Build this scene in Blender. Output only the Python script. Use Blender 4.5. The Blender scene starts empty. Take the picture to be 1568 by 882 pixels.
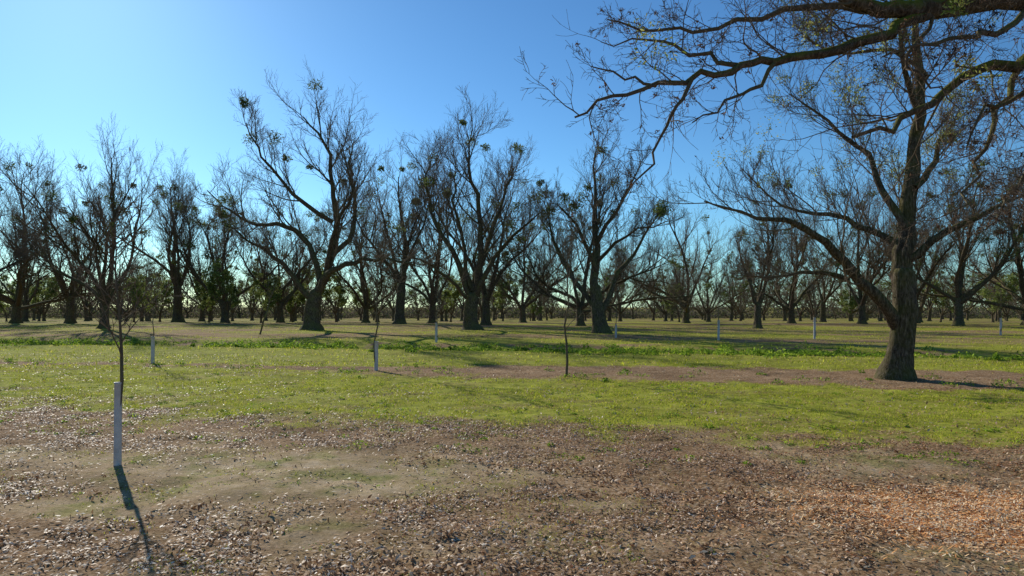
import bpy, math, random
import numpy as np
from mathutils import Vector

F=1045.0; EYE=1.65; HOR=470.0; CX=784.0
SUN_EL=26.0; SUN_AZ=-33.0
scene=bpy.context.scene
NR=np.random.default_rng(7)

# ---------------------------------------------------------------- noise
def vnoise(x,y,seed=0):
    x=np.asarray(x,float);y=np.asarray(y,float)
    xi=np.floor(x).astype(np.int64);yi=np.floor(y).astype(np.int64)
    fx=x-xi;fy=y-yi
    fx=fx*fx*(3-2*fx);fy=fy*fy*(3-2*fy)
    def h(a,b):
        n=(a*374761393+b*668265263+seed*1442695041)&0x7fffffff
        n=((n^(n>>13))*1274126177)&0x7fffffff
        n=(n^(n>>16))&0xffff
        return n/65535.0
    return (h(xi,yi)*(1-fx)+h(xi+1,yi)*fx)*(1-fy)+(h(xi,yi+1)*(1-fx)+h(xi+1,yi+1)*fx)*fy
def fbm(x,y,seed=0,o=3):
    s=0;a=1;t=0
    for i in range(o):
        s=s+a*vnoise(x*2**i,y*2**i,seed+i*17);t+=a;a*=.55
    return s/t
def sst(a,b,x):
    t=np.clip((x-a)/(b-a),0,1);return t*t*(3-2*t)
def vco(x,y): return y+0.235*x
def height(x,y):
    x=np.asarray(x,float);y=np.asarray(y,float)
    v=vco(x,y)
    near=1-sst(25,60,np.hypot(x,y))
    h=0.05*(fbm(x*.8,y*.8,3)-.5)*near+0.035*(vnoise(x*5,y*5,9)-.5)*near
    h=h-0.22*np.exp(-((v-28)/1.6)**2)*(1-sst(40,70,np.abs(x)))
    h=h+0.25*(fbm(x/18,y/18,5)-.5)*sst(30,60,y)
    h=h-2.1*sst(45,210,y)
    return h
def masks(x,y):
    v=vco(x,y)+1.9*(fbm(x*.5,y*.5,21)-.5)+1.5*(fbm(x*2.2,y*2.2,22)-.5)
    n=fbm(x*.35,y*.35,31); nf=fbm(x*1.6,y*1.6,32); n3=fbm(x*.8,y*1.5,35)
    R=sst(-7,4,x)
    g=sst(8.6,10.8,v)*(1-sst(16.1-.7*R,17.2-.7*R,v))*(.55+.5*sst(.3,.6,n3)+.1*nf)
    g=g+0.5*sst(7.4,9.0,v)*(1-sst(8.6,10.5,v))*sst(.48,.68,nf)
    g=g+(sst(17.1+2.6*R,18.0+2.8*R,v)*(1-sst(26.,27,v)))*(.65+.4*n)
    g=g+(sst(26.5,27,v)*(1-sst(29.5,30.5,v)))*sst(.3,.55,nf)
    row=0.5+0.5*np.cos((v-38)/13*2*np.pi)
    g=g+sst(29.5,31,v)*(1.0-0.5*row)*(.22+.75*sst(.3,.6,fbm(x*.13,y*.25,33)*.6+.4*fbm(x*.5,y*.9,34)))
    bare=sst(.50,.66,fbm((x+2.6)*.45,(y-6.8)*.9,41))*(1-sst(8.6,9.4,v))
    e=np.exp(-(((x+2.5)/2.2)**2+((y-7.0)/.9)**2)); bare=np.clip(bare*.7+e*1.1,0,1)
    e2=np.exp(-(((x-.2)/1.4)**2+((y-4.8)/.4)**2)); bare=np.clip(bare+e2*.4,0,1)
    e3=np.exp(-(((x+5.8)/1.6)**2+((y-7.6)/.5)**2)); bare=np.clip(bare+e3*.9,0,1)
    chips=np.exp(-(((x-3.65)/1.25)**2+((y-5.4)/.8)**2)*1.0)
    chips=sst(.3,.65,chips+.3*(nf-.5))
    bare=bare*(1-chips)
    return np.clip(g,0,1),chips,bare

# ---------------------------------------------------------------- mesh helper
def mk(name,V,Q,col=None,mi=None,mats=(),smooth=None,parent=None,link=True):
    me=bpy.data.meshes.new(name)
    V=np.asarray(V,np.float32);Q=np.asarray(Q,np.int32)
    me.vertices.add(len(V));me.vertices.foreach_set("co",V.ravel())
    me.loops.add(Q.size);me.loops.foreach_set("vertex_index",Q.ravel())
    me.polygons.add(len(Q))
    me.polygons.foreach_set("loop_start",np.arange(0,Q.size,4,dtype=np.int32))
    for m in mats: me.materials.append(m)
    if mi is not None: me.polygons.foreach_set("material_index",np.asarray(mi,np.int32))
    if smooth is not None:
        me.polygons.foreach_set("use_smooth",np.asarray(smooth,bool))
    me.update(calc_edges=True)
    if col is not None:
        a=me.color_attributes.new("Col",'FLOAT_COLOR','POINT')
        c=np.ones((len(V),4),np.float32);c[:,:3]=col
        a.data.foreach_set("color",c.ravel())
    if not link: return me
    ob=bpy.data.objects.new(name,me);scene.collection.objects.link(ob)
    if parent: ob.parent=parent
    return ob

def nrm(a): return a/np.maximum(np.linalg.norm(a,axis=-1,keepdims=True),1e-9)
def leaves(C,D,N,l,w,curl,col,tipw=.25):
    n=len(C);D=nrm(D);S=nrm(np.cross(D,N));N=np.cross(S,D)
    l=np.broadcast_to(l,(n,))[:,None];w=np.broadcast_to(w,(n,))[:,None];curl=np.broadcast_to(curl,(n,))[:,None]
    a=C-D*l/2;b=C+N*curl*l;c=C+D*l/2
    V=np.stack([a-S*w*tipw/2,a+S*w*tipw/2,b-S*w/2,b+S*w/2,c-S*w*tipw/2,c+S*w*tipw/2],1).reshape(-1,3)
    i=np.arange(n)[:,None]*6
    Q=np.concatenate([i+np.array([0,1,3,2]),i+np.array([2,3,5,4])],0)
    return V,Q,np.repeat(col,6,axis=0)
def rdir(n,rng=NR): return nrm(rng.normal(size=(n,3)))
def join(parts):
    Vs=[];Qs=[];Cs=[];o=0
    for V,Q,C in parts:
        Vs.append(V);Qs.append(Q+o);Cs.append(C);o+=len(V)
    return np.concatenate(Vs),np.concatenate(Qs),np.concatenate(Cs)
def palette(n,cols,wts=None,jit=.25,rng=NR):
    cols=np.array(cols);wts=None if wts is None else np.array(wts)/sum(wts)
    c=cols[rng.choice(len(cols),n,p=wts)]
    return c*(1+jit*(rng.random((n,1))*2-1))

# ---------------------------------------------------------------- materials
def newmat(name):
    m=bpy.data.materials.new(name);m.use_nodes=True
    nt=m.node_tree;b=nt.nodes["Principled BSDF"];return m,nt,b
def N(nt,t,**k):
    n=nt.nodes.new(t)
    for a,v in k.items(): setattr(n,a,v)
    return n
def ramp(nt,src,stops):
    r=N(nt,'ShaderNodeValToRGB');e=r.color_ramp.elements
    while len(e)<len(stops): e.new(.5)
    for i,(p,c) in enumerate(stops):
        e[i].position=p;e[i].color=(*c,1)
    nt.links.new(src,r.inputs[0]);return r.outputs[0]
def mix(nt,f,a,b,bt='MIX'):
    m=N(nt,'ShaderNodeMix',data_type='RGBA',blend_type=bt)
    for s,v in ((0,f),(6,a),(7,b)):
        if hasattr(v,'is_linked'): nt.links.new(v,m.inputs[s])
        else: m.inputs[s].default_value=v if s==0 else (*v,1)
    return m.outputs[2]
def noise(nt,co,sc,det=4,rough=.6):
    n=N(nt,'ShaderNodeTexNoise');n.inputs['Scale'].default_value=sc;n.inputs['Detail'].default_value=det
    n.inputs['Roughness'].default_value=rough;nt.links.new(co,n.inputs['Vector']);return n.outputs[0]

def ground_material():
    m,nt,b=newmat("orchard_soil")
    co=N(nt,'ShaderNodeTexCoord').outputs['Object']
    at=N(nt,'ShaderNodeAttribute',attribute_name="Col")
    sep=N(nt,'ShaderNodeSeparateColor');nt.links.new(at.outputs['Color'],sep.inputs[0])
    vo=N(nt,'ShaderNodeTexVoronoi');vo.inputs['Scale'].default_value=45;nt.links.new(co,vo.inputs['Vector'])
    vs=N(nt,'ShaderNodeSeparateColor');nt.links.new(vo.outputs['Color'],vs.inputs[0])
    n1=noise(nt,co,22,6,.7);n2=noise(nt,co,.9,6,.65);n3=noise(nt,co,120,3,.6);n4=noise(nt,co,6,6,.65);n5=noise(nt,co,1.7,5,.65)
    lit=ramp(nt,vs.outputs[0],[(0,(.11,.058,.028)),(.4,(.31,.18,.088)),(.75,(.52,.35,.20)),(1,(.76,.58,.41))])
    soil=ramp(nt,n1,[(.3,(.13,.078,.04)),(.5,(.32,.20,.105)),(.72,(.57,.40,.25))])
    lit=mix(nt,.5,lit,soil)
    bare=ramp(nt,n4,[(.3,(.36,.30,.12)),(.48,(.56,.43,.25)),(.7,(.70,.57,.39))])
    bare=mix(nt,.3,bare,soil)
    mossf=ramp(nt,n5,[(.5,(0,0,0)),(.62,(.75,.75,.75))])
    bare=mix(nt,mossf,bare,ramp(nt,n1,[(.35,(.15,.18,.03)),(.65,(.38,.37,.11))]))
    gr=ramp(nt,n4,[(.25,(.12,.14,.015)),(.42,(.28,.31,.03)),(.58,(.46,.46,.06)),(.75,(.50,.38,.15))])
    gr=mix(nt,.35,gr,ramp(nt,n3,[(.3,(.12,.13,.02)),(.7,(.54,.53,.10))]))
    chip=ramp(nt,vs.outputs[1],[(0,(.38,.14,.04)),(.5,(.72,.35,.13)),(1,(.84,.55,.30))])
    c=mix(nt,sep.outputs[2],lit,bare)
    c=mix(nt,sep.outputs[1],c,chip)
    ma=N(nt,'ShaderNodeMath',operation='ADD');nt.links.new(sep.outputs[0],ma.inputs[0])
    mb=N(nt,'ShaderNodeMath',operation='MULTIPLY_ADD');nt.links.new(n1,mb.inputs[0]);mb.inputs[1].default_value=1.8;mb.inputs[2].default_value=-.9
    nt.links.new(mb.outputs[0],ma.inputs[1])
    mr=N(nt,'ShaderNodeMapRange');mr.inputs[1].default_value=.25;mr.inputs[2].default_value=.75;nt.links.new(ma.outputs[0],mr.inputs[0])
    c=mix(nt,mr.outputs[0],c,gr)
    c=mix(nt,.9,c,ramp(nt,n2,[(.3,(.50,.47,.43)),(.64,(1.,1.,1.))]),'MULTIPLY')
    nt.links.new(c,b.inputs['Base Color'])
    b.inputs['Roughness'].default_value=.95
    b.inputs['Specular IOR Level'].default_value=.03
    ba=N(nt,'ShaderNodeMath',operation='ADD');nt.links.new(n1,ba.inputs[0]);nt.links.new(vs.outputs[2],ba.inputs[1])
    bp=N(nt,'ShaderNodeBump');bp.inputs['Strength'].default_value=.8;bp.inputs['Distance'].default_value=.015
    nt.links.new(ba.outputs[0],bp.inputs['Height']);nt.links.new(bp.outputs[0],b.inputs['Normal'])
    return m
def bark_material(name,moss=.4,k=1.0):
    m,nt,b=newmat(name)
    co=N(nt,'ShaderNodeTexCoord').outputs['Object']
    mp=N(nt,'ShaderNodeMapping');mp.inputs['Scale'].default_value=(1,1,.22);nt.links.new(co,mp.inputs[0])
    n1=noise(nt,mp.outputs[0],26,7,.75);n2=noise(nt,co,2.2,4,.6)
    c=ramp(nt,n1,[(.35,(.03*k,.021*k,.014*k)),(.5,(.11*k,.078*k,.055*k)),(.68,(.31*k,.24*k,.18*k))])
    geo=N(nt,'ShaderNodeNewGeometry');sx=N(nt,'ShaderNodeSeparateXYZ');nt.links.new(geo.outputs['Normal'],sx.inputs[0])
    a=N(nt,'ShaderNodeMath',operation='MULTIPLY_ADD');nt.links.new(sx.outputs[2],a.inputs[0]);a.inputs[1].default_value=.3;nt.links.new(n2,a.inputs[2])
    mr=N(nt,'ShaderNodeMapRange');mr.inputs[1].default_value=.42;mr.inputs[2].default_value=.72;mr.inputs[4].default_value=moss;nt.links.new(a.outputs[0],mr.inputs[0])
    at=N(nt,'ShaderNodeAttribute',attribute_name="Col");s2=N(nt,'ShaderNodeSeparateColor');nt.links.new(at.outputs['Color'],s2.inputs[0])
    mm=N(nt,'ShaderNodeMath',operation='MULTIPLY');nt.links.new(mr.outputs[0],mm.inputs[0]);nt.links.new(s2.outputs[0],mm.inputs[1])
    tw=mix(nt,s2.outputs[0],(.22,.16,.115),c)
    c=mix(nt,mm.outputs[0],tw,(.19,.20,.022))
    nt.links.new(c,b.inputs['Base Color']);b.inputs['Roughness'].default_value=.9
    b.inputs['Specular IOR Level'].default_value=.1
    bp=N(nt,'ShaderNodeBump');bp.inputs['Strength'].default_value=1;bp.inputs['Distance'].default_value=.06
    nt.links.new(n1,bp.inputs['Height']);nt.links.new(bp.outputs[0],b.inputs['Normal'])
    return m
def leaf_material(name,rough=.5,trans=.35,spec=.4):
    m,nt,b=newmat(name)
    at=N(nt,'ShaderNodeAttribute',attribute_name="Col")
    nt.links.new(at.outputs['Color'],b.inputs['Base Color']);b.inputs['Roughness'].default_value=rough
    b.inputs['Specular IOR Level'].default_value=spec
    if trans>0:
        t=N(nt,'ShaderNodeBsdfTranslucent');nt.links.new(at.outputs['Color'],t.inputs[0])
        ms=N(nt,'ShaderNodeMixShader');ms.inputs[0].default_value=trans
        nt.links.new(b.outputs[0],ms.inputs[1]);nt.links.new(t.outputs[0],ms.inputs[2])
        nt.links.new(ms.outputs[0],nt.nodes['Material Output'].inputs[0])
    return m
M_ground=ground_material()
M_bark=bark_material("pecan_bark",.3,.8)
M_barkmoss=bark_material("mossy_pecan_bark",.95)
M_mist=leaf_material("mistletoe_leaf",.6,.45,.15)
M_wood_f=leaf_material("woodland_foliage",.8,.3,.05)
M_litter=leaf_material("dry_leaf",.55,.18,.2)
M_grass=leaf_material("grass_blade",.7,.45,.08)
M_wood=leaf_material("wood_chip",.7,0,.12)

# ---------------------------------------------------------------- ground
def axis(lo,hi,st,far_lo,far_hi,gr=1.09):
    a=list(np.arange(lo,hi+1e-6,st))
    s=st;x=hi
    while x<far_hi: s*=gr;x+=s;a.append(x)
    s=st;x=lo;b=[]
    while x>far_lo: s*=gr;x-=s;b.append(x)
    return np.array(b[::-1]+a)
xs=axis(-12,12,.11,-3500,3500,1.05);ys=axis(2.5,24,.11,-400,4500,1.03)
GX,GY=np.meshgrid(xs,ys);GZ=height(GX,GY)
g,c,bb=masks(GX,GY)
V=np.stack([GX,GY,GZ],-1).reshape(-1,3)
nx,ny=len(xs),len(ys)
ii=(np.arange(ny-1)[:,None]*nx+np.arange(nx-1)[None,:]).ravel()
Q=np.stack([ii,ii+1,ii+nx+1,ii+nx],1)
mk("ground",V,Q,np.stack([g,c,bb],-1).reshape(-1,3),mats=[M_ground],smooth=np.ones(len(Q)))

# ---------------------------------------------------------------- scatter
def frust(n,d0,d1,p=1.0,marg=1.5):
    u=NR.random(n);d=(d0**p+(d1**p-d0**p)*u)**(1/p)
    x=(NR.random(n)*2-1)*(.78*d+marg)
    return x,d
def put(x,y,dz=0.): return np.stack([x,y,height(x,y)+dz],-1)

LC=[(.19,.10,.05),(.36,.21,.11),(.53,.36,.21),(.70,.53,.37),(.84,.71,.56),(.44,.18,.07)]
x,y=frust(270000,3.4,14,1.3)
g,c,b=masks(x,y)
clump=fbm(x*1.3,y*1.3,77,3);fine=fbm(x*4,y*4,78,2)
keep=NR.random(len(x))<np.clip((.10+1.2*sst(.36,.68,clump*.6+fine*.4))*(1-.85*b)*(1-.93*sst(.25,.7,g))*(1-.85*c),0,1)
x,y=x[keep],y[keep];n=len(x);fine=fine[keep]
D=rdir(n);D[:,2]*=.3;Nn=rdir(n)*.5+np.array([0,0,1.])
l=NR.uniform(.016,.045,n);cl=palette(n,LC,[3,5,4.5,3.4,2.2,1.2],.25)
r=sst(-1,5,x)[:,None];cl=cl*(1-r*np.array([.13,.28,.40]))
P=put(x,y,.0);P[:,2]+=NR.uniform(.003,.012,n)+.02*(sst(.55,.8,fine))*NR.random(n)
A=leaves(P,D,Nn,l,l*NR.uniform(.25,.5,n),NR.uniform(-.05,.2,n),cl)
x,y=frust(24000,8.5,24,1.2,2);k=NR.random(len(x))<.12+sst(.4,.7,fbm(x*.9,y*1.4,79,3));x,y=x[k],y[k];n=len(x)
D=rdir(n);D[:,2]*=.4;P=put(x,y);P[:,2]+=NR.uniform(.01,.04,n);l=NR.uniform(.03,.06,n)
B=leaves(P,D,rdir(n)*.5+np.array([0,0,1.]),l,l*.45,.12,palette(n,[(.25,.14,.07),(.42,.26,.14),(.55,.36,.16),(.55,.43,.3)],None,.25))
x,y=frust(60000,3.4,7.5,1.1);dn=fbm(x*1.1+9,y*1.6,171,4)*.6+fbm(x*6,y*6,172,2)*.4
k=(NR.random(len(x))<.75*sst(.56,.70,dn)*(1-sst(2,4,x)*.6)*(1-masks(x,y)[2]));x,y=x[k],y[k];n=len(x)
P=put(x,y);P[:,2]+=NR.random(n)*.04;D=rdir(n);D[:,2]*=.7;l=NR.uniform(.025,.06,n)
H=leaves(P,D,rdir(n)+np.array([0,0,.6]),l,l*.4,.15,palette(n,[(.20,.10,.05),(.36,.20,.10),(.54,.34,.19),(.66,.48,.32)],None,.3))
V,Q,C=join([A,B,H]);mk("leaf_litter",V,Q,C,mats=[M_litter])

def blades(x,y,h,w,lean,col):
    n=len(x);B=put(x,y,-.005)
    a=NR.random(n)*6.283;S=np.stack([np.cos(a),np.sin(a),0*a],-1)
    T=NR.normal(size=(n,3))*lean;T[:,2]=0
    h=np.asarray(h)[:,None];w=np.asarray(w)[:,None]
    top=B+np.array([0,0,1.])*h+T*h;mid=B+np.array([0,0,.55])*h+T*h*.3
    V=np.stack([B-S*w/2,B+S*w/2,mid-S*w*.42,mid+S*w*.42,top-S*w*.08,top+S*w*.08],1).reshape(-1,3)
    i=np.arange(n)[:,None]*6
    Q=np.concatenate([i+np.array([0,1,3,2]),i+np.array([2,3,5,4])],0)
    return V,Q,np.repeat(col,6,axis=0)
GC=[(.16,.20,.012),(.34,.39,.022),(.53,.56,.035),(.68,.62,.09),(.62,.46,.20)]
parts=[]
x,y=frust(260000,8.,20,1.3,2)
g,c,b=masks(x,y);cl=fbm(x*2.4,y*2.4,88,3)
k=NR.random(len(x))<g*(.08+1.35*sst(.37,.63,cl));x,y=x[k],y[k];n=len(x)
parts.append(blades(x,y,NR.uniform(.015,.045,n)*(.3+1.3*cl[k]),NR.uniform(.004,.008,n),.7,palette(n,GC,[3,5,4,2,1.6],.3)))
x,y=frust(70000,18,60,1.2,3)
g,c,b=masks(x,y);k=NR.random(len(x))<g*sst(.3,.65,fbm(x*.6,y*1.2,89,3));x,y=x[k],y[k];n=len(x)
parts.append(blades(x,y,NR.uniform(.04,.09,n),NR.uniform(.012,.03,n),.7,palette(n,GC,[3,4,4,3,2],.3)))
x,y=frust(60000,3.8,11,1.3,1)
g,c,b=masks(x,y);cl=fbm(x*1.8,y*1.8,99,3)
k=(NR.random(len(x))<sst(.54,.72,cl)*(1-c)*(1-.6*sst(0,4,x)))&(g<.5);x,y=x[k],y[k];n=len(x)
parts.append(blades(x,y,NR.uniform(.010,.030,n),NR.uniform(.003,.006,n),.7,palette(n,GC,[3,5,3,2,1],.25)))
V,Q,C=join(parts);mk("grass",V,Q,C,mats=[M_grass])

def weedclumps(cx,cy,R,H,per,ls,cols):
    n=len(cx)*per
    cxr=np.repeat(cx,per);cyr=np.repeat(cy,per);Rr=np.repeat(R,per);Hr=np.repeat(H,per)
    a=NR.random(n)*6.283;q=np.sqrt(NR.random(n))
    x=cxr+Rr*q*np.cos(a);y=cyr+Rr*q*np.sin(a)
    P=put(x,y);P[:,2]+=Hr*NR.random(n)*(1-q*q*.8)
    D=rdir(n);D[:,2]=np.abs(D[:,2])*.8;Nn=rdir(n)*.7+np.array([0,0,1.])
    l=ls*NR.uniform(.5,1.3,n)
    return leaves(P,D,Nn,l,l*.5,.1,palette(n,cols,None,.3),.2)
WC=[(.10,.18,.02),(.22,.34,.03),(.40,.52,.05)]
cx=NR.uniform(-30,36,1700);vv=NR.normal(27.2,1.1,1700);cy=vv-.235*cx
k=fbm(cx*.35,cy*.1,55)>.48-.12*sst(0,20,cx);cx,cy=cx[k],cy[k]
m=len(cx)
W=[weedclumps(cx,cy,NR.uniform(.1,.5,m),NR.uniform(.06,.42,m)**1.2,70,.10,WC)]
cx=NR.uniform(-20,14,90);vv=NR.normal(17,.9,90);cy=vv-.235*cx;m=90
W.append(weedclumps(cx,cy,NR.uniform(.08,.25,m),NR.uniform(.03,.16,m),50,.05,WC))
cx,cy=frust(700,7.0,17,1.3,1);v=vco(cx,cy);k=(v>7.4)&(v<16)&(NR.random(700)<np.where(v<11,1,.4));cx,cy=cx[k],cy[k];m=len(cx)
W.append(weedclumps(cx,cy,NR.uniform(.04,.2,m),NR.uniform(.015,.05,m),35,.032,WC))
cx,cy=frust(70,4.0,8,1.2,0);k=cx<1.5;cx,cy=cx[k],cy[k];m=len(cx)
W.append(weedclumps(cx,cy,NR.uniform(.03,.12,m),NR.uniform(.008,.02,m),26,.018,WC))
V,Q,C=join(W);mk("weeds",V,Q,C,mats=[M_grass])

cx=3.65+NR.normal(0,.68,26000);cy=5.4+NR.normal(0,.42,26000)
x2,y2=frust(30000,3.4,11,1.3);k=(NR.random(30000)<.12+.75*sst(-2,5,x2))&(masks(x2,y2)[0]<.4);x2,y2=x2[k],y2[k]
ca=palette(len(cx),[(.80,.40,.14),(.87,.58,.30),(.64,.28,.10),(.90,.72,.48)],None,.2)
cb=palette(len(x2),[(.40,.21,.11),(.57,.36,.2),(.23,.12,.07)],None,.3)
x=np.r_[cx,x2];y=np.r_[cy,y2];n=len(x)
D=rdir(n);D[:,2]*=.25;l=NR.uniform(.015,.055,n)
P=put(x,y);P[:,2]+=NR.uniform(.003,.022,n)
V,Q,C=leaves(P,D,rdir(n)*.35+np.array([0,0,1.]),l,NR.uniform(.004,.010,n),.02,np.r_[ca,cb],.8)
mk("wood_chips",V,Q,C,mats=[M_wood])

# ---------------------------------------------------------------- trees
SIDES={0:12,1:8,2:5,3:3,4:3,5:3}
class Tree:
    def __init__(s,seed,**k):
        s.r=random.Random(seed);s.polys=[];s.mist=[]
        s.nseg={0:6,1:12,2:7,3:5,4:2,5:2}
        s.wob={0:.05,1:.13,2:.12,3:.12,4:.12,5:.2}
        s.trop={0:.1,1:.06,2:.11,3:.14,4:.12,5:.05}
        s.nch={1:15,2:10,3:8,4:0,5:0}
        s.ratio={1:.50,2:.52,3:.55,4:.5}
        s.rmin=.009;s.maxl=4;s.tmin={1:.2,2:.1,3:.1,4:.1};s.rr=.55;s.rk=.012;s.ang=(.4,.95)
        for a,b in k.items():
            if isinstance(b,dict): getattr(s,a).update(b)
            else: setattr(s,a,b)
    def add(s,pts,rad,lvl):
        s.polys.append((pts,rad,SIDES[lvl],lvl))
        if lvl>=s.maxl: return
        L=sum(math.dist(pts[i],pts[i+1]) for i in range(len(pts)-1))
        if lvl not in s.nch: return
        r=s.r;nc=s.nch[lvl]
        nc=max(1,int(nc*r.uniform(.75,1.25)+.5))
        for i in range(nc):
            t=s.tmin[lvl]+(1-s.tmin[lvl])*((i+r.random())/nc)**.9
            t=min(t,.985);f=t*(len(pts)-1);j=int(f);f-=j
            a=pts[j];b=pts[j+1]
            p=[a[q]+(b[q]-a[q])*f for q in range(3)]
            d=[b[q]-a[q] for q in range(3)];m=math.sqrt(sum(q*q for q in d)) or 1;d=[q/m for q in d]
            v=[r.gauss(0,1) for _ in range(3)]
            if lvl==1: v[2]+=.5
            dt=sum(v[q]*d[q] for q in range(3));v=[v[q]-dt*d[q] for q in range(3)]
            m=math.sqrt(sum(q*q for q in v)) or 1
            A=r.uniform(*s.ang);ca,sa=math.cos(A),math.sin(A)
            d=[d[q]*ca+v[q]/m*sa for q in range(3)]
            rl=rad[j]+(rad[j+1]-rad[j])*f
            Lc=L*s.ratio[lvl]*(1-.45*t)*r.uniform(.6,1.3)
            rc=max(s.rmin,min(rl*.72,Lc*s.rk+s.rmin*.6))
            s.auto(p,d,Lc,rc,lvl+1)
    def auto(s,p,d,L,r0,lvl):
        r=s.r;n=s.nseg[lvl];st=L/n;w=s.wob[lvl];tr=s.trop[lvl]
        pts=[tuple(p)];p=list(p);d=list(d)
        for i in range(n):
            d[0]+=r.gauss(0,w);d[1]+=r.gauss(0,w);d[2]+=r.gauss(0,w)+tr
            m=math.sqrt(d[0]**2+d[1]**2+d[2]**2);d=[q/m for q in d]
            p=[p[q]+d[q]*st for q in range(3)];pts.append(tuple(p))
        rad=[max(s.rmin*.6,r0*(1-.85*(i/n))) for i in range(n+1)]
        s.add(pts,rad,lvl)
    def limb(s,ctrl,r0,r1,lvl=1,n=None,wob=.06):
        C=[np.array(c,float) for c in ctrl];C=[2*C[0]-C[1]]+C+[2*C[-1]-C[-2]]
        k=3;pts=[]
        for i in range(1,len(C)-2):
            for j in range(k):
                t=j/k
                a,b,c,d=C[i-1],C[i],C[i+1],C[i+2]
                q=.5*((2*b)+(-a+c)*t+(2*a-5*b+4*c-d)*t*t+(-a+3*b-3*c+d)*t**3)
                pts.append(q)
        pts.append(C[-2])
        seg=np.linalg.norm(C[2]-C[1])
        for i in range(1,len(pts)-1): pts[i]=pts[i]+np.array([s.r.gauss(0,1) for _ in range(3)])*wob*seg*.5
        m=len(pts)-1
        rad=[(r0*(1-i/m)**1.0+r1*(i/m)) for i in range(m+1)]
        s.add([tuple(q) for q in pts],rad,lvl)
    def trunk(s,ctrl,r0,r1):
        C=[np.array(c,float) for c in ctrl];n=14;pts=[];rad=[]
        for i in range(n+1):
            t=i/n*(len(C)-1);j=min(int(t),len(C)-2);f=t-j
            pts.append(tuple(C[j]+(C[j+1]-C[j])*f+np.array([s.r.gauss(0,.03),s.r.gauss(0,.03),0])*(r0 if i else 0)))
            u=i/n;rad.append((r0+(r1-r0)*u)*(1+.75*math.exp(-u*12)))
        p0=pts[0];pts[0]=(p0[0],p0[1],p0[2]-.15)
        q=pts[-1];pts.append((q[0],q[1],q[2]+r1*.45));rad.append(r1*.75);pts.append((q[0],q[1],q[2]+r1*.75));rad.append(r1*.05)
        s.polys.append((pts,rad,14,0))
    def mesh(s,name,mats,scaleH=None,nm=6,mr=.4,per=220,ls=.085,mcol=None,mzmin=0,husk=0,zmin=.3,mlv=(2,3)):
        groups={}
        for p in s.polys: groups.setdefault((len(p[0]),p[2]),[]).append(p)
        Vs=[];Qs=[];Cs=[];o=0;rng=np.random.default_rng(s.r.randint(0,10**6))
        for (n,sd),L in groups.items():
            P=np.array([q[0] for q in L]);R=np.array([q[1] for q in L])
            T=np.gradient(P,axis=1);T=nrm(T);av=np.abs(nrm(T.mean(1)))
            ref=np.eye(3)[np.argmin(av,axis=1)][:,None,:]
            U=nrm(np.cross(T,ref));W=np.cross(T,U)
            ang=np.arange(sd)/sd*2*np.pi
            rr=R[:,:,None]
            if sd>=5:
                rr=rr*(1+.09*np.sin(ang*3+P[:,:1,0:1]*5)+rng.uniform(-.09,.09,(len(L),n,sd)))
            V=P[:,:,None,:]+rr[...,None]*(np.cos(ang)[None,None,:,None]*U[:,:,None,:]+np.sin(ang)[None,None,:,None]*W[:,:,None,:])
            base=(np.arange(len(L))*n*sd)[:,None,None]+(np.arange(n-1)*sd)[None,:,None]
            a=np.arange(sd)[None,None,:];b=(a+1)%sd
            Q=np.stack(np.broadcast_arrays(base+a,base+b,base+b+sd,base+a+sd),-1).reshape(-1,4)
            th=np.clip(R/.05,0,1)
            Cc=np.repeat(th[:,:,None],sd,2).reshape(-1,1)*np.ones((1,3))
            Vs.append(V.reshape(-1,3));Qs.append(Q+o);Cs.append(Cc);o+=V.size//3
        nb=sum(len(q) for q in Qs)
        cand=[q for q in s.polys if q[3] in mlv and q[0][-1][2]>mzmin]
        ctr=[];rad=[]
        for i in range(nm):
            if not cand: break
            q=s.r.choice(cand);ctr.append(q[0][s.r.randint(len(q[0])//2,len(q[0])-1)]);rad.append(mr*s.r.uniform(.5,1.25))
        if ctr:
            ctr=np.repeat(np.array(ctr),per,0);rad=np.repeat(np.array(rad),per)
            n=len(ctr);dr=rdir(n,rng)*np.array([1,1,.85]);P=ctr+dr*(rad*rng.random(n)**.5)[:,None]
            P+=(fbm(P[:,0]*3,P[:,2]*3,4)-.5)[:,None]*mr*.6
            l=ls*rng.uniform(.6,1.4,n)
            cl=palette(n,mcol or [(.08,.11,.025),(.13,.17,.045),(.19,.23,.07)],None,.3,rng)
            V,Q,C=leaves(P,dr+rdir(n,rng)*.7,rdir(n,rng),l,l*.45,.08,cl,.35)
            Vs.append(V);Qs.append(Q+o);Cs.append(C);o+=len(V)
        if husk:
            tips=[q[0][-1] for q in s.polys if q[3]>=3];s.r.shuffle(tips);tips=np.array(tips[:husk])
            P=np.repeat(tips,5,0)+rng.normal(0,.012,(len(tips)*5,3));n=len(P)
            V,Q,C=leaves(P,rdir(n,rng),rdir(n,rng),.035,.014,.12,palette(n,[(.08,.045,.03),(.14,.08,.045)],None,.3,rng),.3)
            Vs.append(V);Qs.append(Q+o);Cs.append(C)
        V=np.concatenate(Vs);Q=np.concatenate(Qs);C=np.concatenate(Cs)
        if scaleH: V=V*(scaleH/V[:,2].max())
        mi=np.zeros(len(Q),int);mi[nb:]=1;sm=np.zeros(len(Q),bool);sm[:nb]=True
        return mk(name,V,Q,C,mi,mats,sm,link=False)
def place(name,me,loc,rz=0,sc=1,parent=None):
    ob=bpy.data.objects.new(name,me);scene.collection.objects.link(ob)
    ob.location=loc;ob.rotation_euler=(0,0,rz);ob.scale=(sc,)*3 if not isinstance(sc,tuple) else sc
    if parent: ob.parent=parent
    return ob
def gz(x,y): return float(height(x,y))
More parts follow.
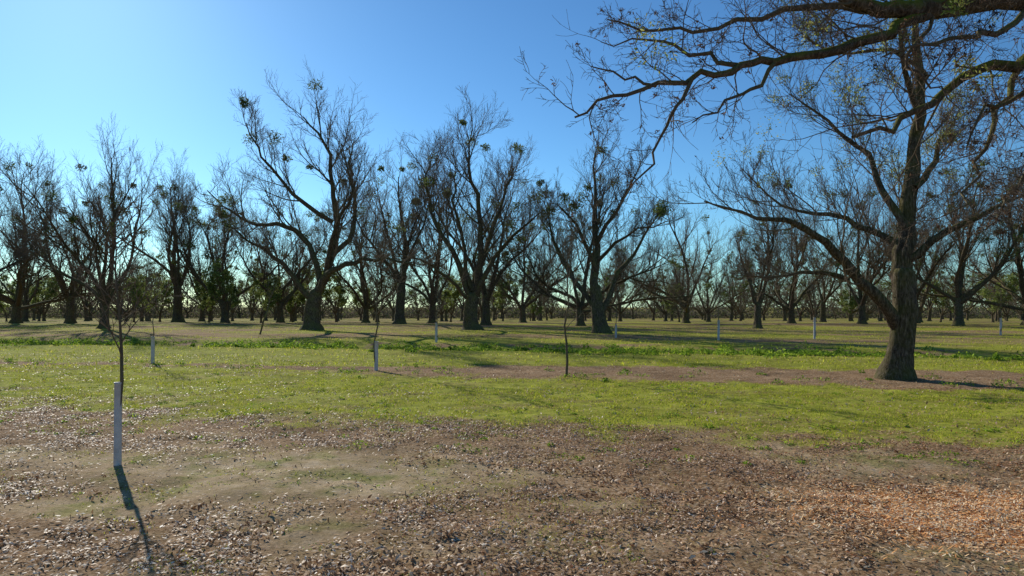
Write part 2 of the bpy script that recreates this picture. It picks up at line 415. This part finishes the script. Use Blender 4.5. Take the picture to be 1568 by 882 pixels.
def gp(px,py):
    d=EYE*F/(py-HOR)
    for _ in range(12):
        x=(px-CX)/F*d;d=.5*d+.5*(EYE-gz(x,d))*F/(py-HOR)
    return (px-CX)/F*d,d

def generic(seed,H=17,fork=2.6,nl=6,spread=.75,rl=(.17,.27),tr=(.46,.38),**k):
    T=Tree(seed,**k);r=T.r
    lean=r.uniform(-.25,.25)
    T.trunk([(0,0,0),(lean*.4,0,fork*.5),(lean,0,fork)],*tr)
    a0=r.uniform(0,6.28)
    for i in range(nl):
        a=a0+i/nl*6.283+r.gauss(0,.3);el=r.uniform(.35,spread)
        if i==0: el=.12
        d=(math.sin(el)*math.cos(a),math.sin(el)*math.sin(a),math.cos(el))
        z=fork*r.uniform(.72,1.0)
        L=H*r.uniform(.58,.9);T.auto((lean*z/fork,0,z),d,L,r.uniform(*rl),1)
    return T
SPEC=[(11,2.4,6,.9,11),(12,3.2,5,.85,14),(13,2.0,6,1.2,14),(14,2.8,6,1.0,30),(15,3.6,5,.8,10),(16,2.2,6,1.25,20)]
variants=[];far=[]
for i,(sd,fk,nl,sp,nm) in enumerate(SPEC):
    T=generic(sd,17,fk,nl,sp,rmin=.010)
    variants.append(T.mesh("pecan_tree_mesh",[M_bark,M_mist],17,nm=nm,mr=.62,per=130,ls=.18,mzmin=4))
    T=generic(sd+40,17,fk,nl,sp,rmin=.017,nch={1:11,2:7,3:5},nseg={1:9,2:5,3:3,4:1})
    far.append(T.mesh("orchard_tree_mesh",[M_bark,M_mist],17,nm=nm+3,mr=.7,per=60,ls=.34,mzmin=4))
rp=random.Random(5)
for (px,py,top,vi) in [(160,503,188,0),(25,495,215,2),(272,493,228,4),(612,496,205,4),(888,499,235,2),(108,495,240,1),
      (-90,500,170,5),(1160,503,262,1),(1212,495,262,5),(1467,499,215,3),(1320,496,250,0),(1575,498,200,2),(1050,495,275,2),
      (745,498,215,1),(560,494,265,5),(662,495,255,0),(1400,495,260,1),(1680,500,170,0),(345,494,270,3),(430,494,285,3),(1780,500,180,2),(-220,499,190,1),(800,494,262,5)]:
    x,d=gp(px,py);Hh=(HOR-top)/F*d+EYE-gz(x,d)
    place("pecan_tree",variants[vi],(x,d,gz(x,d)),rp.uniform(0,6.28),Hh/17)
for (x,y,vi) in [(-38,40,0),(-50,52,2),(48,44,1)]:
    place("pecan_tree",variants[vi],(x,y,gz(x,y)),rp.uniform(0,6.28),.9)
par=bpy.data.objects.new("distant_pecan_orchard",None);scene.collection.objects.link(par)
yy=96.
while yy<216:
    xx=-(.82*yy+14)
    xx+=rp.uniform(0,8)
    while xx<.82*yy+14:
        X=xx+rp.gauss(0,1.3)+.03*yy;Y=yy-.1*xx+rp.gauss(0,1.4)
        if rp.random()<.9 and Y>82:
            place("orchard_tree",rp.choice(far),(X,Y,gz(X,Y)),rp.uniform(0,6.28),rp.uniform(.6,1.02),par)
        xx+=14.5
    yy+=17
EV=[(.12,.16,.03),(.20,.24,.06),(.28,.32,.09)]
evs=[]
for sd in (31,32):
    T=generic(sd,9,1.6,5,.8,rmin=.015,nch={1:8,2:5,3:0},maxl=3,tr=(.22,.18),rl=(.08,.13))
    evs.append(T.mesh("evergreen_tree_mesh",[M_bark,M_mist],9,nm=80,mr=.8,per=70,ls=.30,mcol=EV,mzmin=1.5,mlv=(1,2,3)))
for i,(px,D) in enumerate([(350,78),(400,84),(320,88),(245,100),(560,110),(812,145),(770,120),(1040,100),(1300,120),(1440,90),(60,110),(205,98),(690,100),(1520,95),(448,92),(10,102),(515,96)]):
    x=(px-CX)/F*D;place("evergreen_tree",evs[i%2],(x,D,gz(x,D)),rp.uniform(0,6.28),rp.uniform(.65,1.15))
# woodland and scrub behind the orchard
n=150000
x=NR.uniform(-320,320,n);y=NR.uniform(222,262,n)
hh=2.2+10*sst(.3,.8,fbm(x/7,y*0+3,61,4))
P=np.stack([x,y,-2.2+hh*NR.random(n)**1.3],-1);P+=NR.normal(0,.5,(n,3))
l=NR.uniform(.3,.85,n)
V,Q,C=leaves(P,rdir(n),rdir(n),l,l*.55,.1,palette(n,[(.10,.09,.055),(.15,.13,.09),(.20,.165,.12),(.15,.17,.06)],None,.35),.5)
mk("distant_woodland",V,Q,C,mats=[M_wood_f])

def hero(seed,base,D,trunk,tr,limbs,name,mats,**k):
    mk_k={q:k.pop(q) for q in list(k) if q in('nm','mr','per','ls','mcol','mzmin','husk')}
    T=Tree(seed,**k);s=D/F;bx,by=base
    f=lambda q,dy=0:((q[0]-bx)*s,dy,(by-q[1])*s)
    T.trunk([f(q) for q in trunk],tr[0],tr[1])
    for L,r0,r1,dep in limbs:
        m=len(L)-1
        T.limb([f(q,dep*(i/m)) for i,q in enumerate(L)],r0,r1,1)
    me=T.mesh(name+"_mesh",mats,**mk_k)
    x=(bx-CX)/F*D
    return place(name,me,(x,D,gz(x,D)))
BM=[M_bark,M_mist]
hero(101,(478,505),49,[(478,505),(478,475),(484,448)],(.58,.46),[
 ([(482,458),(504,400),(512,340),(505,280),(492,215),(455,170)],.34,.04,1.5),
 ([(476,458),(440,405),(402,376),(362,350)],.22,.03,-2.5),
 ([(490,432),(470,375),(430,345),(385,340),(340,318),(298,284)],.24,.03,2),
 ([(486,450),(510,416),(552,402),(602,400),(655,414)],.28,.03,-3),
 ([(505,395),(538,350),(536,290),(524,240),(528,195)],.21,.03,3),
 ([(510,340),(455,300),(420,250),(402,205)],.17,.03,-3),
 ([(500,410),(520,350),(555,300),(545,240)],.17,.03,-4)],
 "pecan_tree",BM,nm=11,mr=.5,per=200,ls=.13,mzmin=7,rmin=.010,ratio={1:.40})
hero(102,(722,503),51,[(722,503),(720,478),(724,452)],(.58,.44),[
 ([(722,455),(700,400),(668,335),(650,275),(655,225)],.26,.03,2),
 ([(724,460),(735,390),(735,320),(720,260),(728,215)],.3,.03,-2),
 ([(727,455),(760,392),(798,352),(836,325)],.22,.03,-3),
 ([(724,445),(748,360),(772,290),(785,245)],.22,.03,3),
 ([(720,460),(690,425),(650,400),(610,395)],.16,.02,-4),
 ([(722,440),(700,350),(692,280),(690,225)],.18,.02,4)],
 "pecan_tree",BM,nm=14,mr=.55,per=200,ls=.13,mzmin=7,rmin=.010,ratio={1:.40})
hero(103,(920,510),43,[(920,510),(914,470),(912,440)],(.44,.33),[
 ([(912,455),(915,380),(911,310),(915,225)],.31,.03,.5),
 ([(916,478),(890,440),(862,400),(845,345),(835,300)],.2,.02,2),
 ([(914,420),(880,345),(838,322)],.15,.02,-3),
 ([(915,370),(950,310),(975,255)],.15,.02,-2),
 ([(918,480),(950,420),(985,370),(1015,325)],.22,.02,2),
 ([(915,400),(950,365),(1000,350)],.13,.02,-4)],
 "pecan_tree",BM,nm=14,mr=.45,per=200,ls=.12,mzmin=6,rmin=.009,ratio={1:.40})
lo=[(.12,.15,.02),(.22,.26,.045),(.36,.38,.08),(.48,.46,.14)]
hero(104,(1370,580),15.7,[(1368,582),(1379,530),(1386,470),(1381,420)],(.29,.23),[
 ([(1384,455),(1381,405),(1390,350),(1400,280),(1412,200),(1420,130),(1416,60),(1425,-30)],.24,.05,.4),
 ([(1377,505),(1340,465),(1290,420),(1240,377),(1190,352),(1130,346),(1050,325)],.16,.014,-1.5),
 ([(1300,430),(1250,416),(1200,424),(1145,421)],.06,.01,.8),
 ([(1384,402),(1430,362),(1482,330),(1545,300)],.10,.012,-1.2),
 ([(1388,352),(1362,290),(1350,232),(1292,170),(1240,120)],.10,.012,1.2),
 ([(1400,290),(1450,242),(1482,200),(1530,150)],.09,.012,1.5),
 ([(1410,200),(1380,140),(1352,80),(1340,10)],.09,.012,-1),
 ([(1384,382),(1350,352),(1300,322),(1240,300),(1180,232)],.09,.01,2),
 ([(1420,120),(1380,70),(1300,60),(1260,20)],.06,.01,1.2),
 ([(1386,440),(1420,400),(1440,320),(1450,260)],.09,.01,2.2)],
 "pecan_tree",BM,nm=130,mr=.32,per=90,ls=.042,mzmin=4.8,mcol=lo,rmin=.0045,rk=.008,nch={1:17,2:10,3:7},ratio={1:.44,2:.5,3:.5},husk=120)

# overhanging mossy tree, standing outside the frame to the right
def ab(px,py,d): return ((px-CX)/F*d,d,EYE+(HOR-py)/F*d)
T=Tree(200,rmin=.003,rk=.007,nch={1:20,2:9,3:5},ratio={1:.27,2:.5,3:.5},wob={2:.18,3:.15,4:.15},trop={2:.03,3:.03,4:.0},nseg={2:9,3:6,4:4},tmin={1:.12},ang=(.5,1.15))
bx,by=9.6,7.4
T.trunk([(bx,by,0),(bx-.15,by,1.6),(bx-.3,by-.05,3.0)],.36,.3)
S=T.limb
S([(bx-.3,by,2.9),(8.2,7.3,3.9),ab(1700,6,7.2),ab(1568,2,7.1),ab(1440,12,7.0),ab(1370,20,6.9),ab(1300,4,6.8),ab(1210,-30,6.7)],.20,.04,1,wob=.03)
S([ab(1440,12,7.0),ab(1395,34,6.9),ab(1340,62,6.8),ab(1260,84,6.7),ab(1190,94,6.6),ab(1130,102,6.6),ab(1070,118,6.5),ab(1005,134,6.5),ab(940,150,6.4),ab(880,182,6.4)],.065,.010,1,wob=.1)
S([(bx-.3,by,2.8),(8.0,7.8,3.6),ab(1640,75,7.9),ab(1568,98,7.7),ab(1500,112,7.5),ab(1440,152,7.3),ab(1382,186,7.1),ab(1305,212,7.0)],.10,.018,1,wob=.06)
S([ab(1370,22,6.9),ab(1290,10,7.2),ab(1200,18,7.4),ab(1100,44,7.6),ab(1005,48,7.7),ab(930,32,7.8)],.045,.008,1,wob=.12)
S([ab(1060,122,6.5),ab(1032,168,6.4),ab(1014,212,6.35),ab(985,270,6.3),ab(950,315,6.3)],.02,.005,2,wob=.1)
S([ab(1190,94,6.6),ab(1150,140,6.5),ab(1108,160,6.4),ab(1060,190,6.2)],.024,.005,2,wob=.1)
S([ab(1130,102,6.6),ab(1060,80,6.9),ab(990,60,7.1),ab(920,66,7.2)],.024,.005,2,wob=.12)
S([ab(1005,134,6.5),ab(955,120,6.6),ab(905,104,6.7)],.016,.005,2,wob=.1)
S([ab(1430,20,7.0),ab(1400,85,6.8),ab(1425,130,6.7),ab(1470,170,6.6)],.025,.006,2,wob=.1)
S([ab(1640,60,8.2),ab(1570,110,8),ab(1535,150,7.8),ab(1505,210,7.6),ab(1495,280,7.5),ab(1450,330,7.4)],.05,.008,1,wob=.12)
S([ab(1640,120,7.0),ab(1560,150,6.9),ab(1510,170,6.8),ab(1480,230,6.7)],.035,.007,1,wob=.1)
S([ab(1568,20,7.1),ab(1500,50,6.6),ab(1430,75,6.2),ab(1350,90,5.9)],.035,.006,1,wob=.1)
S([ab(1640,150,6.4),ab(1590,230,6.3),ab(1550,300,6.2),ab(1500,360,6.1)],.03,.005,1,wob=.1)
S([(bx-.3,by,2.9),(9.6,8.2,5.5),(10.2,9,8.5),(10.0,9.5,11)],.2,.03,1)
S([(bx-.3,by,2.9),(10.6,6.6,5.2),(12.5,6,7.5),(14.5,5.5,9)],.2,.03,1)
me=T.mesh("mossy_pecan_tree_mesh",[M_barkmoss,M_mist],nm=14,mr=.22,per=120,ls=.035,mzmin=4,mcol=lo,husk=450)
place("mossy_pecan_tree",me,(0,0,gz(bx,by)))

# ---------------------------------------------------------------- saplings with protective tubes
def plastic():
    m,nt,b=newmat("tree_guard_plastic");co=N(nt,'ShaderNodeTexCoord').outputs['Object']
    n=noise(nt,co,9,5,.6);nt.links.new(ramp(nt,n,[(.3,(.38,.34,.34)),(.7,(.58,.54,.53))]),b.inputs['Base Color'])
    b.inputs['Roughness'].default_value=.5;return m
M_tube=plastic()
def tube_mesh(h,r):
    sd=20;rings=[(0,r*1.04),(h*.33,r),(h*.66,r*1.01),(h-.02,r*.99),(h-.015,r*1.09),(h,r*1.09),(h,r*.9),(h*.5,r*.9),(.01,r*.9)]
    V=[];Q=[]
    for k,(z,rr) in enumerate(rings):
        for j in range(sd):
            a=j/sd*6.2832;q=rr*(1+.03*math.sin(3*a+z*4)) + (.10*r if j in(3,4) else 0)
            V.append((q*math.cos(a)+.012*z,q*math.sin(a),z))
    for k in range(len(rings)-1):
        for j in range(sd):
            Q.append((k*sd+j,k*sd+(j+1)%sd,(k+1)*sd+(j+1)%sd,(k+1)*sd+j))
    return np.array(V),np.array(Q)
def sapling(x,y,H,tube=.85,tr=.036,seed=1,lean=0,r=.016,nb=9,rmin=.003,t0=.42,ratio=.4):
    e=bpy.data.objects.new("young_pecan_tree",None);scene.collection.objects.link(e);e.location=(x,y,gz(x,y))
    T=Tree(seed,rmin=rmin,rk=.006,nch={1:nb,2:5,3:3},ratio={1:ratio,2:.45,3:.5},tmin={1:t0,2:.15,3:.1},trop={1:.02,2:.12,3:.12,4:.05},wob={2:.16,3:.16},maxl=4,ang=(.5,1.0))
    T.limb([(0,0,-.05),(lean*.3+.01,0,H*.35),(lean*.6+.04,.02,H*.7),(lean,0,H)],r,.004,1,wob=.05)
    me=T.mesh("sapling_mesh",[M_barkmoss,M_mist],nm=0)
    place("stem_and_branches",me,(0,0,0),parent=e)
    if tube:
        V,Q=tube_mesh(tube,tr)
        mk("protective_tube",V,Q,mats=[M_tube],smooth=np.ones(len(Q)),parent=e)
x,d=gp(180,712);sapling(x,d,2.5,.86,.037,3,lean=-.03,r=.024,nb=28,rmin=.005,t0=.42,ratio=.34)
x,d=gp(234,556);sapling(x,d,2.6,.78,.05,4,r=.02,rmin=.007)
x,d=gp(576,567);sapling(x,d,3.2,.75,.05,5,r=.024,nb=14,rmin=.007)
x,d=gp(867,576);sapling(x,d,3.5,0,.05,6,r=.032,nb=22,rmin=.007,t0=.25,ratio=.36)
x,d=gp(398,512);sapling(x,d,3.6,0,.05,7,lean=1.2,r=.06,nb=10,rmin=.01)
for i,(px,py,h) in enumerate([(668,524,.9),(943,517,.7),(1100,521,1.0),(1247,519,1.1),(1532,513,1.0)]):
    x,d=gp(px,py);sapling(x,d,2.6,h,.055,20+i,r=.03,rmin=.008)

# ---------------------------------------------------------------- light, sky, camera
sd=(math.sin(math.radians(SUN_AZ))*math.cos(math.radians(SUN_EL)),math.cos(math.radians(SUN_AZ))*math.cos(math.radians(SUN_EL)),math.sin(math.radians(SUN_EL)))
L=bpy.data.lights.new("sun",'SUN');L.energy=5;L.angle=math.radians(.5);L.color=(1,.95,.84)
lo_=bpy.data.objects.new("sun",L);scene.collection.objects.link(lo_);lo_.rotation_euler=Vector(sd).to_track_quat('Z','Y').to_euler()
w=bpy.data.worlds.new("World");scene.world=w;w.use_nodes=True
nt=w.node_tree;sk=nt.nodes.new('ShaderNodeTexSky');sk.sky_type='NISHITA';sk.sun_disc=False
sk.sun_elevation=math.radians(SUN_EL);sk.sun_rotation=math.radians(SUN_AZ)
sk.air_density=1.0;sk.dust_density=0.18;sk.ozone_density=2.5
tint=mix(nt,1.0,sk.outputs[0],(.64,.93,1.08),'MULTIPLY')
gm=nt.nodes.new('ShaderNodeGamma');gm.inputs[1].default_value=1.2;nt.links.new(tint,gm.inputs[0])
nt.links.new(gm.outputs[0],nt.nodes['Background'].inputs[0]);nt.nodes['Background'].inputs[1].default_value=.077
cam=bpy.data.cameras.new("camera");co=bpy.data.objects.new("camera",cam);scene.collection.objects.link(co)
co.location=(0,0,EYE);co.rotation_euler=(math.radians(90),0,0)
cam.lens=24;cam.sensor_width=36;cam.shift_y=(HOR-441)/1568;cam.clip_end=8000
scene.camera=co
scene.view_settings.view_transform='Standard';scene.view_settings.look='None';scene.view_settings.exposure=0
